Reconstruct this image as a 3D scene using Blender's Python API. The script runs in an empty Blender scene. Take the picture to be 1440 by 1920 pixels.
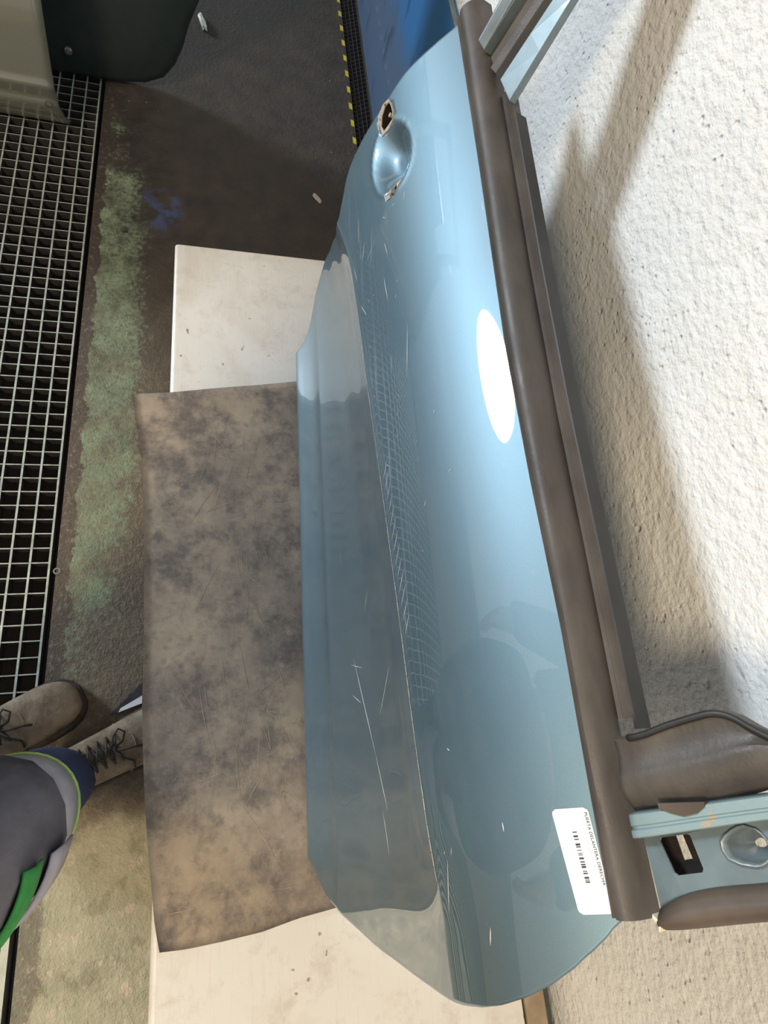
import bpy, bmesh, math, random
import numpy as np
from mathutils import Vector, Matrix
random.seed(7)
S = bpy.context.scene
COL = S.collection

# ------------------------------------------------------------------ camera
cam_d = bpy.data.cameras.new('camera'); cam = bpy.data.objects.new('camera', cam_d); COL.objects.link(cam)
cam_d.sensor_fit = 'AUTO'; cam_d.sensor_width = 36.0
cam_d.lens = 36.0 * 1125.0 / 1920.0
cam_d.clip_start = 0.02
right = Vector((0.0990, 0.9640, 0.2469)); down = Vector((0.92726, 0.0007, -0.37441)); fwd = Vector((-0.3611, 0.2660, -0.89379))
CAMZ = 1.38
m = Matrix.Identity(4)
for i in range(3):
    m[i][0] = right[i]; m[i][1] = -down[i]; m[i][2] = -fwd[i]
m[2][3] = CAMZ
cam.matrix_world = m
S.camera = cam

# ------------------------------------------------------------------ light, world, exposure
S.view_settings.view_transform = 'Standard'
S.view_settings.look = 'None'
S.view_settings.gamma = 1.0
S.view_settings.use_curve_mapping = False
S.view_settings.exposure = 0.0

W = bpy.data.worlds.new('sky'); S.world = W; W.use_nodes = True
nt = W.node_tree; nt.nodes.clear()
wo = nt.nodes.new('ShaderNodeOutputWorld'); bg = nt.nodes.new('ShaderNodeBackground')
tc = nt.nodes.new('ShaderNodeTexCoord'); sx = nt.nodes.new('ShaderNodeSeparateXYZ'); rp = nt.nodes.new('ShaderNodeValToRGB')
nt.links.new(tc.outputs['Generated'], sx.inputs[0]); nt.links.new(sx.outputs['Z'], rp.inputs[0])
rp.color_ramp.elements[0].position = 0.0; rp.color_ramp.elements[0].color = (1.0, 0.94, 0.86, 1)
rp.color_ramp.elements[1].position = 0.8; rp.color_ramp.elements[1].color = (0.90, 0.92, 0.97, 1)
nt.links.new(rp.outputs[0], bg.inputs[0]); bg.inputs[1].default_value = 0.46
nt.links.new(bg.outputs[0], wo.inputs[0])

def aim(o, d):
    o.rotation_euler = Vector(d).to_track_quat('-Z', 'Y').to_euler()

sun_d = bpy.data.lights.new('daylight', 'SUN'); sun_d.energy = 2.7; sun_d.angle = math.radians(12); sun_d.color = (0.79, 0.905, 1.0)
sun = bpy.data.objects.new('daylight', sun_d); COL.objects.link(sun); sun.location = (-4, -4, 3)
aim(sun, (0.56, 0.77, -0.30))
warm_d = bpy.data.lights.new('warm_area_light', 'AREA'); warm_d.shape = 'RECTANGLE'; warm_d.size = 0.7; warm_d.size_y = 0.7  # area lamp for warm light from high behind; its source is unseen
warm_d.energy = 78; warm_d.color = (1.0, 0.80, 0.52)
warm = bpy.data.objects.new('warm_area_light', warm_d); COL.objects.link(warm); warm.location = (1.0, -1.75, 3.1)
aim(warm, Vector((0.3, 0.2, 0.3)) - Vector(warm.location))

# ------------------------------------------------------------------ materials
class NT:
    def __init__(s, name):
        s.m = bpy.data.materials.new(name); s.m.use_nodes = True; s.t = s.m.node_tree
        s.b = s.t.nodes['Principled BSDF']; s.out = s.t.nodes['Material Output']
        s._co = None
    def n(s, t, **k):
        x = s.t.nodes.new(t)
        for a, b in k.items(): setattr(x, a, b)
        return x
    def l(s, a, b): s.t.links.new(a, b)
    @property
    def co(s):
        if s._co is None:
            g = s.n('ShaderNodeNewGeometry'); s._co = g.outputs['Position']
        return s._co
    def mapped(s, scale=(1, 1, 1), rot=(0, 0, 0), loc=(0, 0, 0)):
        mp = s.n('ShaderNodeMapping'); mp.inputs['Scale'].default_value = scale; mp.inputs['Rotation'].default_value = rot; mp.inputs['Location'].default_value = loc
        s.l(s.co, mp.inputs[0]); return mp.outputs[0]
    def noise(s, scale, detail=4, rough=.55, co=None, dist=0.0):
        x = s.n('ShaderNodeTexNoise'); x.inputs['Scale'].default_value = scale; x.inputs['Detail'].default_value = detail
        x.inputs['Roughness'].default_value = rough; x.inputs['Distortion'].default_value = dist
        s.l(co if co is not None else s.co, x.inputs['Vector']); return x.outputs['Fac']
    def vor(s, scale, co=None, feature='F1', out='Distance'):
        x = s.n('ShaderNodeTexVoronoi'); x.feature = feature; x.inputs['Scale'].default_value = scale
        s.l(co if co is not None else s.co, x.inputs['Vector']); return x.outputs[out]
    def ramp(s, f, a, b, ca=(0, 0, 0, 1), cb=(1, 1, 1, 1)):
        x = s.n('ShaderNodeValToRGB'); e = x.color_ramp.elements
        e[0].position = a; e[1].position = b; e[0].color = ca; e[1].color = cb; s.l(f, x.inputs[0]); return x.outputs[0]
    def mix(s, f, a, b, mode='MIX'):
        x = s.n('ShaderNodeMix', data_type='RGBA', blend_type=mode)
        for sock, v in ((x.inputs[0], f), (x.inputs[6], a), (x.inputs[7], b)):
            if isinstance(v, (int, float)): sock.default_value = v
            elif isinstance(v, tuple): sock.default_value = v if len(v) == 4 else v + (1,)
            else: s.l(v, sock)
        return x.outputs[2]
    def math(s, op, a, b=0.0, c=None):
        x = s.n('ShaderNodeMath', operation=op)
        for sock, v in zip(x.inputs, (a, b) if c is None else (a, b, c)):
            if isinstance(v, (int, float)): sock.default_value = v
            else: s.l(v, sock)
        return x.outputs[0]
    def maprange(s, v, a, b, c=0.0, d=1.0):
        x = s.n('ShaderNodeMapRange'); x.interpolation_type = 'SMOOTHSTEP'
        s.l(v, x.inputs[0]); x.inputs[1].default_value = a; x.inputs[2].default_value = b; x.inputs[3].default_value = c; x.inputs[4].default_value = d
        return x.outputs[0]
    def xyz(s):
        x = s.n('ShaderNodeSeparateXYZ'); s.l(s.co, x.inputs[0]); return x.outputs
    def bump(s, h, strength=.3, dist=.002, normal=None):
        x = s.n('ShaderNodeBump'); x.inputs['Strength'].default_value = strength; x.inputs['Distance'].default_value = dist
        s.l(h, x.inputs['Height'])
        if normal is not None: s.l(normal, x.inputs['Normal'])
        s.l(x.outputs[0], s.b.inputs['Normal']); return x.outputs[0]
    def set(s, color=None, rough=None, metal=None, spec=None, coat=None, coat_r=None, sheen=None):
        for k, v in (('Base Color', color), ('Roughness', rough), ('Metallic', metal), ('Specular IOR Level', spec), ('Coat Weight', coat), ('Coat Roughness', coat_r), ('Sheen Weight', sheen)):
            if v is None: continue
            if isinstance(v, tuple): s.b.inputs[k].default_value = v if len(v) == 4 else v + (1,)
            elif isinstance(v, (int, float)): s.b.inputs[k].default_value = v
            else: s.l(v, s.b.inputs[k])
        return s

MAT = {}
def simple(name, color, rough=.6, metal=0.0, var=.25, scale=30, bump=0.0, bscale=200, coat=0.0, bdist=.001, spec=None):
    n = NT(name); f = n.noise(scale, 5)
    dark = tuple(c * (1 - var) for c in color); lite = tuple(min(1, c * (1 + var)) for c in color)
    n.set(n.mix(n.ramp(f, .3, .7), dark, lite), rough, metal, coat=coat, spec=spec)
    if bump: n.bump(n.noise(bscale, 4), bump, bdist)
    MAT[name] = n.m; return n.m

# blue metallic car paint with fine scratches and smears
n = NT('blue_car_paint')
flake = n.noise(2600, 1); sm = n.noise(9, 4)
base = n.mix(n.ramp(flake, .35, .65), (.160, .255, .312), (.212, .318, .380))
dust = n.maprange(n.noise(6, 6, .65, co=n.mapped((.35, 1.2, 1.2))), .50, .85, 0, .22)
sc_m = n.mapped((2.2, 40, 34), (0, .32, 0))
scr = n.ramp(n.noise(5, 3, .5, co=sc_m), .735, .76)
base = n.mix(dust, base, (.36, .38, .38))
base = n.mix(n.math('MULTIPLY', scr, .35), base, (.55, .60, .62))
n.set(base, n.math('ADD', .53, n.math('MULTIPLY', dust, .3)), .88, coat=1.0, coat_r=n.math('ADD', .015, n.math('MULTIPLY', dust, .12)))
n.b.inputs['Coat IOR'].default_value = 1.9
MAT['paint'] = n.m

simple('paint_dull', (.17, .225, .25), .42, .35, .18, 25, coat=.5)
simple('paint_grey', (.20, .24, .26), .40, .4, .2, 30, coat=.3)
n = NT('rusty_paint')
r = n.ramp(n.noise(55, 5, .6), .60, .66)
n.set(n.mix(r, (.27, .37, .39), (.48, .30, .15)), n.mix(r, (.4, .4, .4), (.8, .8, .8)), .2, coat=.3); n.bump(n.noise(160, 3), .15)
MAT['rusty'] = n.m
n = NT('aged_rubber')
f = n.noise(14, 5, .6, co=n.mapped((.6, 1.5, 1.5)))
n.set(n.mix(n.ramp(f, .3, .75), (.050, .042, .038), (.115, .097, .084)), n.ramp(n.noise(20), .3, .7, (.42, .42, .42, 1), (.62, .62, .62, 1)))
n.bump(n.noise(320, 3), .12)
MAT['rubber'] = n.m
simple('brown_rubber', (.085, .062, .046), .55, 0, .35, 18, .1, 250)
simple('black_rubber', (.022, .021, .021), .5, 0, .3, 30, .1)
simple('primer', (.46, .40, .34), .6, 0, .2, 90, .1)
simple('dark_hollow', (.018, .013, .011), .9, 0, .3)
simple('foam', (.75, .66, .50), .9, 0, .15, 60)
simple('label_paper', (.86, .86, .88), .35, 0, .01, 10)
simple('ink', (.04, .04, .05), .6, 0, .1)
simple('faded_ink', (.62, .62, .66), .6, 0, .1)
simple('scratch', (.60, .60, .58), .7, 0, .2, 80)
simple('steel', (.42, .42, .40), .35, .8, .2, 60)

# rough white plaster
n = NT('rough_plaster')
big = n.noise(9, 3); mid = n.noise(60, 3, .5, co=n.mapped((1, 1, 1.5), (0, .5, 0))); fine = n.noise(150, 4, .6)
pits = n.ramp(n.vor(62, feature='SMOOTH_F1'), .05, .22)
gate = n.ramp(n.noise(7, 2), .38, .58)
hgt = n.math('ADD', n.math('MULTIPLY', mid, 1.0), n.math('MULTIPLY', fine, .45))
hgt = n.math('ADD', hgt, n.math('MULTIPLY', n.mix(gate, (1, 1, 1), pits), .55))
hgt = n.math('ADD', hgt, n.math('MULTIPLY', big, .9))
specks = n.ramp(n.noise(75, 2, .4), .755, .80)
n.set(n.mix(n.math('MULTIPLY', specks, .35), n.mix(n.ramp(big, .3, .7), (.80, .79, .77), (.86, .855, .84)), (.45, .42, .38)), .85)
n.bump(hgt, .85, .0058)
MAT['plaster'] = n.m

# worn, painted workshop concrete
n = NT('worn_concrete')
X, Y, Z = n.xyz()
nb = n.noise(3.1, 6, .62); nm = n.noise(14, 6, .65); nf = n.noise(75, 5, .65)
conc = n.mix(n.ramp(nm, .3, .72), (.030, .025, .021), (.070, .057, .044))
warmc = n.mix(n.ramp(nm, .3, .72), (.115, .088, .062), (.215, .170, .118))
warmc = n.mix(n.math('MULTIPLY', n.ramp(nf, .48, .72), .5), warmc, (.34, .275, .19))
conc = n.mix(n.maprange(n.math('ADD', X, n.math('MULTIPLY', n.math('SUBTRACT', nb, .5), .8)), -1.45, -.55), conc, warmc)  # light falloff put into the colour: concrete darkens towards the far end
olive = n.mix(n.ramp(nm, .3, .7), (.30, .280, .185), (.46, .425, .30))
olive = n.mix(n.math('MULTIPLY', n.ramp(nf, .58, .66), .7), olive, (.58, .45, .32))
chips = n.ramp(n.noise(24, 5, .65), .60, .645)
olive = n.mix(n.math('MULTIPLY', chips, .75), olive, (.56, .45, .36))
olive = n.mix(n.math('MULTIPLY', n.ramp(n.noise(17, 4, .6), .56, .64), .5), olive, (.19, .17, .10))
conc = n.mix(n.maprange(n.math('ADD', X, n.math('MULTIPLY', n.math('SUBTRACT', nm, .5), .10)), .05, .12), conc, olive)  # leg shade put into the colour: floor stays dark brown, olive starts past it
green = n.mix(n.ramp(nm, .35, .7), (.180, .225, .145), (.285, .370, .235))
yw = n.math('ADD', Y, n.math('MULTIPLY', n.math('SUBTRACT', nm, .5), .07))
bandA = n.math('MULTIPLY', n.maprange(yw, -.314, -.306), n.maprange(yw, -.10, -.29))
bandX = n.math('MULTIPLY', n.maprange(X, -2.2, -.9, .25, 1.0), n.maprange(X, -.05, -.55, .25, 1.0))
gm = n.math('MULTIPLY', bandA, bandX)
wear = n.math('ADD', n.math('ADD', n.math('MULTIPLY', nb, .40), n.math('MULTIPLY', nf, .40)), n.math('MULTIPLY', nm, .35))
gm = n.maprange(n.math('ADD', n.math('MULTIPLY', gm, .38), wear), .71, .86)
gm = n.math('MULTIPLY', gm, n.math('MULTIPLY', n.maprange(yw, -.320, -.308), n.maprange(yw, .03, -.16)))
gm = n.math('MULTIPLY', gm, n.maprange(X, .25, -.3, .15, .92))
gm = n.math('MULTIPLY', gm, n.ramp(n.noise(11, 5, .7), .36, .56, (.15, .15, .15, 1), (1, 1, 1, 1)))
gm = n.math('MULTIPLY', gm, n.ramp(n.noise(120, 4, .6), .36, .50, (.35, .35, .35, 1), (1, 1, 1, 1)))
edge = n.maprange(yw, -.300, -.312)
conc = n.mix(n.math('MULTIPLY', edge, .55), conc, n.mix(n.ramp(nf, .55, .7), (.060, .045, .036), (.30, .22, .17)))
col = n.mix(gm, conc, green)
# blue spray smear and flung paint drops
dx = n.math('ADD', X, 1.50); dy = n.math('ADD', Y, .16)
r2 = n.math('ADD', n.math('MULTIPLY', n.math('MULTIPLY', dx, dx), 110), n.math('MULTIPLY', n.math('MULTIPLY', dy, dy), 160))
smear = n.math('MULTIPLY', n.maprange(r2, 1.0, .1), n.ramp(n.noise(22, 4, .6), .46, .62))
col = n.mix(n.math('MULTIPLY', smear, .75), col, (.06, .10, .24))
drops = n.math('MULTIPLY', n.ramp(n.vor(26), .05, .085, (1, 1, 1, 1), (0, 0, 0, 1)), n.ramp(n.noise(4.5, 2), .57, .63))
col = n.mix(n.math('MULTIPLY', drops, .7), col, (.42, .38, .33))
stain = n.ramp(n.noise(6.5, 5, .6), .60, .72)
col = n.mix(n.math('MULTIPLY', stain, .55), col, (.035, .028, .024))
n.set(col, n.ramp(nm, .3, .7, (.55, .55, .55, 1), (.85, .85, .85, 1)))
n.bump(n.math('ADD', n.math('MULTIPLY', nf, .8), n.math('MULTIPLY', n.noise(210, 3), .35)), .75, .006)
MAT['concrete'] = n.m
simple('trench_wall', (.085, .042, .028), .9, 0, .5, 25, .6, 60, bdist=.005)
simple('shade_slab_grey', (.16, .15, .14), .9, 0, .1)
simple('trench_dark', (.012, .010, .010), .95, 0, .3)

n = NT('galvanised_bar')
f = n.noise(40, 5, .6)
n.set(n.mix(n.ramp(f, .3, .7), (.30, .33, .30), (.62, .68, .64)), .5, .25); n.bump(n.noise(160, 3), .3)
MAT['galv'] = n.m
simple('grate_dirt', (.034, .030, .028), .85, .1, .4, 60, .3, 90)
simple('iron_dark', (.06, .06, .07), .5, .5, .3, 40, .2)
simple('slat_steel', (.24, .265, .26), .45, .6, .15, 40, .1)

# white laminate bench top with stains
n = NT('white_laminate')
st = n.ramp(n.noise(5, 6, .65, dist=.6), .48, .75); sf = n.noise(24, 6, .75, dist=.3)
c = n.mix(n.math('MULTIPLY', st, .7), (.80, .78, .75), (.60, .53, .44))
c = n.mix(n.math('MULTIPLY', n.ramp(sf, .52, .70), .32), c, (.42, .35, .28))
lines = n.ramp(n.noise(6, 3, .5, co=n.mapped((3, 70, 1))), .60, .72)
c = n.mix(n.math('MULTIPLY', lines, .18), c, (.50, .42, .34))
spk = n.ramp(n.noise(70, 2, .3), .76, .79)
c = n.mix(n.math('MULTIPLY', spk, .7), c, (.16, .11, .08))
n.set(c, n.mix(n.ramp(sf, .4, .7), (.28, .28, .28), (.45, .45, .45)))
MAT['laminate'] = n.m
simple('plank_wood', (.42, .32, .22), .7, 0, .25, 18, .2, 90)
simple('white_frame', (.62, .61, .58), .5, 0, .1, 30)

# scuffed rubber mat
n = NT('rubber_mat')
a = n.noise(4.2, 7, .66); b = n.noise(13, 7, .70); c3 = n.noise(110, 5, .65)
c = n.mix(n.ramp(a, .36, .66), (.200, .165, .140), (.47, .375, .28))
c = n.mix(n.math('MULTIPLY', n.ramp(b, .47, .62), .78), c, (.115, .100, .097))
c = n.mix(n.math('MULTIPLY', n.ramp(n.noise(31, 6, .7), .55, .68), .45), c, (.40, .33, .25))
c = n.mix(n.math('MULTIPLY', n.ramp(c3, .5, .72), .25), c, (.46, .38, .29))
pr = n.math('MULTIPLY', n.ramp(n.vor(44, feature='SMOOTH_F1'), .14, .26, (1, 1, 1, 1), (0, 0, 0, 1)), n.ramp(n.noise(5, 2), .52, .60))
c = n.mix(n.math('MULTIPLY', pr, .30), c, (.095, .085, .082))
n.set(c, n.ramp(b, .3, .7, (.62, .62, .62, 1), (.82, .82, .82, 1)), spec=.3)
n.bump(n.math('ADD', n.math('MULTIPLY', b, .5), n.math('MULTIPLY', c3, .3)), .28, .003)
MAT['mat'] = n.m

simple('mat_scratch', (.38, .31, .235), .8, 0, .25, 60)
# other workshop things
n = NT('silver_car_paint'); n.set(n.mix(n.noise(1500, 1), (.24, .24, .20), (.33, .33, .275)), .35, .55, coat=1.0, coat_r=.05); MAT['silver'] = n.m
n = NT('dark_teal_paint'); n.set(n.mix(n.noise(30, 4), (.020, .030, .031), (.035, .050, .050)), .42, .2, coat=.35, coat_r=.2); MAT['teal'] = n.m
n = NT('scuffed_blue_steel')
X, Y, Z = n.xyz()
d = n.maprange(n.math('ADD', Z, n.math('MULTIPLY', n.math('SUBTRACT', n.noise(9, 5), .5), .22)), .42, .24)
c = n.mix(n.math('MULTIPLY', d, .75), (.020, .14, .36), (.075, .10, .135))
c = n.mix(n.math('MULTIPLY', n.ramp(n.noise(16, 5, .6, co=n.mapped((1, 1, .35))), .58, .66), .6), c, (.015, .03, .07))
n.set(c, .42, coat=.2); MAT['blue_steel'] = n.m
simple('hazard_black', (.045, .038, .028), .7, 0, .4, 60, .2)
simple('hazard_yellow', (.58, .50, .05), .6, 0, .2, 60, .1)
simple('white_plastic', (.62, .60, .55), .5, 0, .1)
simple('stone', (.07, .06, .05), .9, 0, .4, 120, .5, 90)
simple('paint_chip', (.45, .42, .38), .8, 0, .2)

n = NT('dusty_leather')
f = n.noise(26, 5, .62); g = n.noise(7, 3)
c = n.mix(n.ramp(f, .3, .72), (.13, .095, .065), (.36, .285, .20))
c = n.mix(n.math('MULTIPLY', n.ramp(g, .45, .65), .45), c, (.30, .27, .24))
n.set(c, .62); n.bump(n.math('ADD', n.noise(130, 4), n.math('MULTIPLY', f, 1.2)), .45, .003); MAT['leather'] = n.m
simple('boot_sole', (.045, .038, .032), .8, 0, .4, 60, .3)
simple('lace', (.05, .042, .036), .8, 0, .4, 150, .3, 500)
simple('navy_cloth', (.035, .050, .125), .85, 0, .35, 14, .3, 350)
n = NT('charcoal_cloth')
f = n.noise(7, 4, .6, co=n.mapped((1.5, 1.5, .5)))
n.set(n.mix(n.ramp(f, .35, .68), (.050, .047, .060), (.200, .180, .205)), .85); n.bump(n.math('ADD', n.noise(600, 2), n.math('MULTIPLY', n.noise(16, 3), 2.0)), .3, .003); MAT['charcoal'] = n.m
simple('silver_tape', (.46, .42, .47), .5, .1, .2, 20, .25, 40, bdist=.004)
simple('lime_piping', (.45, .60, .20), .7, 0, .15)
simple('green_patch', (.045, .30, .065), .8, 0, .25, 25, .3, 400)
simple('skin', (.50, .31, .23), .6, 0, .08, 20)
simple('hair', (.04, .03, .025), .7, 0, .2, 60)
simple('eye', (.05, .04, .035), .2)
simple('lips', (.40, .18, .15), .5)

# ------------------------------------------------------------------ mesh helpers
def link(o, parent=None):
    COL.objects.link(o)
    if parent is not None: o.parent = parent
    return o
def mesh(name, verts, faces, mat, parent=None, smooth=False, origin=None):
    """verts in world space; stored relative to the parent thing's own location."""
    base = Vector(parent_loc(parent))
    me = bpy.data.meshes.new(name)
    me.from_pydata([tuple(Vector(v) - base) for v in verts], [], faces)
    me.validate(); me.update()
    if smooth: me.shade_smooth()
    if mat is not None: me.materials.append(MAT[mat])
    return link(bpy.data.objects.new(name, me), parent)
def parent_loc(p):
    v = Vector((0, 0, 0))
    while p is not None:
        v = v + Vector(p.location); p = p.parent
    return v
def tag(o, label, cat, group=None):
    o['label'] = label; o['category'] = cat
    if group: o['group'] = group
    return o
def struct(o): o['kind'] = 'structure'; return o
def empty(name, loc, label, cat, group=None):
    o = bpy.data.objects.new(name, None); o.location = loc; o.empty_display_size = .05; COL.objects.link(o)
    return tag(o, label, cat, group)
def bevel(o, w, seg=2, ang=35):
    b = o.modifiers.new('bevel', 'BEVEL'); b.width = w; b.segments = seg; b.limit_method = 'ANGLE'; b.angle_limit = math.radians(ang); return o
def boxgeo(a, b):
    (x0, y0, z0), (x1, y1, z1) = a, b
    v = [(x0, y0, z0), (x1, y0, z0), (x1, y1, z0), (x0, y1, z0), (x0, y0, z1), (x1, y0, z1), (x1, y1, z1), (x0, y1, z1)]
    f = [(0, 3, 2, 1), (4, 5, 6, 7), (0, 1, 5, 4), (1, 2, 6, 5), (2, 3, 7, 6), (3, 0, 4, 7)]
    return v, f
def box(name, a, b, mat, parent=None, bev=0.0):
    v, f = boxgeo(a, b); o = mesh(name, v, f, mat, parent)
    if bev: bevel(o, bev)
    return o
def join(geos):
    V, F = [], []
    for v, f in geos:
        k = len(V); V += list(v); F += [tuple(i + k for i in q) for q in f]
    return V, F
def loft(rings, closed=True, caps=True):
    n = len(rings[0]); V = [tuple(p) for r in rings for p in r]; F = []
    for i in range(len(rings) - 1):
        for j in range(n if closed else n - 1):
            k = (j + 1) % n; F.append((i * n + j, i * n + k, (i + 1) * n + k, (i + 1) * n + j))
    if caps and closed:
        F.append(tuple(range(n - 1, -1, -1))); F.append(tuple((len(rings) - 1) * n + j for j in range(n)))
    return V, F
def tube(path, r, n=8, caps=True):
    path = [Vector(p) for p in path]; R = r if hasattr(r, '__len__') else [r] * len(path)
    rings = []; up = None
    for i, p in enumerate(path):
        t = (path[min(i + 1, len(path) - 1)] - path[max(i - 1, 0)]).normalized()
        if up is None: up = Vector((0, 0, 1)) if abs(t.z) < .9 else Vector((1, 0, 0))
        s = t.cross(up).normalized(); up = s.cross(t).normalized()
        rings.append([p + s * (R[i] * math.cos(a)) + up * (R[i] * math.sin(a)) for a in [2 * math.pi * k / n for k in range(n)]])
    return loft(rings, True, caps)
def ring_pts(c, rx, ry, n=20, tilt=(0, 0)):
    return [Vector((c[0] + rx * math.cos(a), c[1] + ry * math.sin(a), c[2] + tilt[0] * rx * math.cos(a) + tilt[1] * ry * math.sin(a))) for a in [2 * math.pi * k / n for k in range(n)]]

# ------------------------------------------------------------------ setting
WY = .545
wall = struct(box('wall_back', (-7, WY, -.4), (5, WY + .2, 3.2), 'plaster'))
struct(box('shade_slab', (-7, -2.2, 2.7), (-1.3, WY, 2.8), 'shade_slab_grey'))  # partial slab out of view, added to shade the left floor and panels
T0, T1 = -.338, -1.00          # floor trench along the bay
D0, D1 = .452, .520            # narrow drain along the wall
fv, ff = join([boxgeo((-7, T0, -.12), (5, D0, 0)), boxgeo((-7, -7, -.12), (5, T1, 0)), boxgeo((-7, D1, -.12), (5, WY, 0))])
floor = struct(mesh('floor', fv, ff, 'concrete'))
tv, tf = join([boxgeo((-7, T0 - .002, -.45), (5, T0 + .04, -.02)), boxgeo((-7, T1 - .04, -.45), (5, T1 + .002, -.02))])
mesh('trench_side', tv, tf, 'trench_wall', floor)
mesh('trench_bottom', *boxgeo((-7, T1 - .04, -.5), (5, T0 + .04, -.44)), 'trench_dark', floor)
mesh('drain_bottom', *boxgeo((-7, D0 - .02, -.16), (5, WY, -.10)), 'trench_dark', floor)
mesh('trench_ledge', *join([boxgeo((-7, T0 - .0125, -.06), (5, T0 + .002, -.035)), boxgeo((-7, T1 - .002, -.06), (5, T1 + .02, -.035))]), 'iron_dark', floor)

# ------------------------------------------------------------------ open-mesh floor grating
def dirty_sides(me):     # tops worn bright by feet, sides caked with dirt
    me.materials.append(MAT['grate_dirt']); me.materials.append(MAT['galv'])
    for p in me.polygons: p.material_index = 1 if p.normal.z > .5 else 0
PX, PY = .0336, .038
gx0, gx1 = -3.06, .10
g = empty('floor_grating', (-1.4, T0, -.03), 'long galvanised open-mesh grating over the floor trench', 'grating')
gw = 17
me_long = bpy.data.meshes.new('bearing_bar'); v, f = boxgeo((gx0, -.0022, -.030), (gx1, .0022, -.001)); me_long.from_pydata(v, [], f); dirty_sides(me_long)
for k in range(gw):
    o = bpy.data.objects.new('bearing_bar', me_long); link(o, g); o.location = Vector((0, -.3525 - k * PY, 0)) - g.location
me_x = bpy.data.meshes.new('cross_bar'); v, f = boxgeo((-.0013, -.3525 - (gw - 1) * PY, -.024), (.0013, -.3525, -.002)); me_x.from_pydata(v, [], f); dirty_sides(me_x)
nx = int((gx1 - gx0) / PX)
for k in range(nx + 1):
    o = bpy.data.objects.new('cross_bar', me_x); link(o, g); o.location = Vector((gx0 + k * PX, 0, 0)) - g.location
# slatted cover nearer the gate
g2 = empty('slotted_cover', (.7, T0, -.03), 'slatted steel trench cover beside the sunlit olive floor', 'grating')
me_s = bpy.data.meshes.new('slat'); v, f = boxgeo((.125, -.0062, -.045), (1.6, .0062, -.002)); me_s.from_pydata(v, [], f); me_s.materials.append(MAT['slat_steel'])
for k in range(23):
    o = bpy.data.objects.new('slat', me_s); link(o, g2); o.location = Vector((0, -.3585 - k * .0272, 0)) - g2.location
for x in (.13, .86, 1.59):
    mesh('cross_rod', *boxgeo((x - .004, -.97, -.035), (x + .004, -.352, -.02)), 'iron_dark', g2)

# ------------------------------------------------------------------ narrow drain with hazard edging
dr = empty('wall_drain', (-2.3, .48, 0), 'narrow dark drain grid with yellow and black edging along the blue sheet', 'drain')
geo = []
x0, x1 = -3.4, -1.15
for j in range(5): 
    y = D0 + .002 + j * (D1 - D0 - .004) / 4; geo.append(boxgeo((x0, y - .0012, -.02), (x1, y + .0012, -.004)))
x = x0; k = 0
while x < x1:
    for j in range(4):
        ya = D0 + .002 + j * (D1 - D0 - .004) / 4; yb = ya + (D1 - D0 - .004) / 4
        xx = x + (.011 if j % 2 else 0); geo.append(boxgeo((xx - .0011, ya, -.02), (xx + .0011, yb, -.004)))
    x += .022
o = mesh('grid', *join(geo), 'iron_dark', dr); o['kind'] = 'stuff'
mesh('edge_strip', *boxgeo((x0, D0 - .013, -.01), (x1, D0 + .001, .0025)), 'hazard_black', dr)
me_y = bpy.data.meshes.new('yellow_mark'); me_y.from_pydata([(-.017, -.0055, 0), (.013, -.0055, 0), (.018, .0055, 0), (-.012, .0055, 0), (-.017, -.0055, .0012), (.013, -.0055, .0012), (.018, .0055, .0012), (-.012, .0055, .0012)], [], [(4, 5, 6, 7), (0, 1, 5, 4), (1, 2, 6, 5), (2, 3, 7, 6), (3, 0, 4, 7)]); me_y.materials.append(MAT['hazard_yellow'])
for k in range(32):
    o = bpy.data.objects.new('yellow_mark', me_y); link(o, dr); o.location = Vector((-1.92 - .086 * (k - 7), D0 - .006, .0024)) - dr.location

# ------------------------------------------------------------------ bench, plank, mat
TZ = .262
bench = empty('bench', (-.05, .19, 0), 'low white laminate bench under the rubber mat and the blue door', 'bench')
prof = [(-.097 + .009 - .009 * math.cos(a), TZ - .009 + .009 * math.sin(a)) for a in [math.pi / 2 * k / 6 for k in range(7)]]
prof = [(-.097, TZ - .032)] + prof + [(.478, TZ), (.478, TZ - .032)]
v, f = loft([[(-1.115, y, z) for y, z in prof], [(1.25, y, z) for y, z in prof]])
top = bevel(mesh('bench_top', v, f, 'laminate', bench), .002, 2)
for x in (-1.02, 1.15):
    for y in (-.03, .42):
        box('leg', (x - .022, y - .022, 0), (x + .022, y + .022, TZ - .032), 'white_frame', bench, .003)
for y in (-.03, .42):
    box('rail', (-1.0, y - .012, TZ - .085), (1.13, y + .012, TZ - .033), 'white_frame', bench, .002)
pl = tag(bevel(mesh('plank', *join([boxgeo((-1.1, .4835, TZ - .022), (1.25, .5195, TZ - .002))]), 'plank_wood'), .002),
         'narrow worn wooden plank lying between bench and wall', 'plank')
for x in (-.95, .05, 1.1):
    box('support_block', (x - .02, .49, 0), (x + .02, .513, TZ - .022), 'plank_wood', pl)

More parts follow.
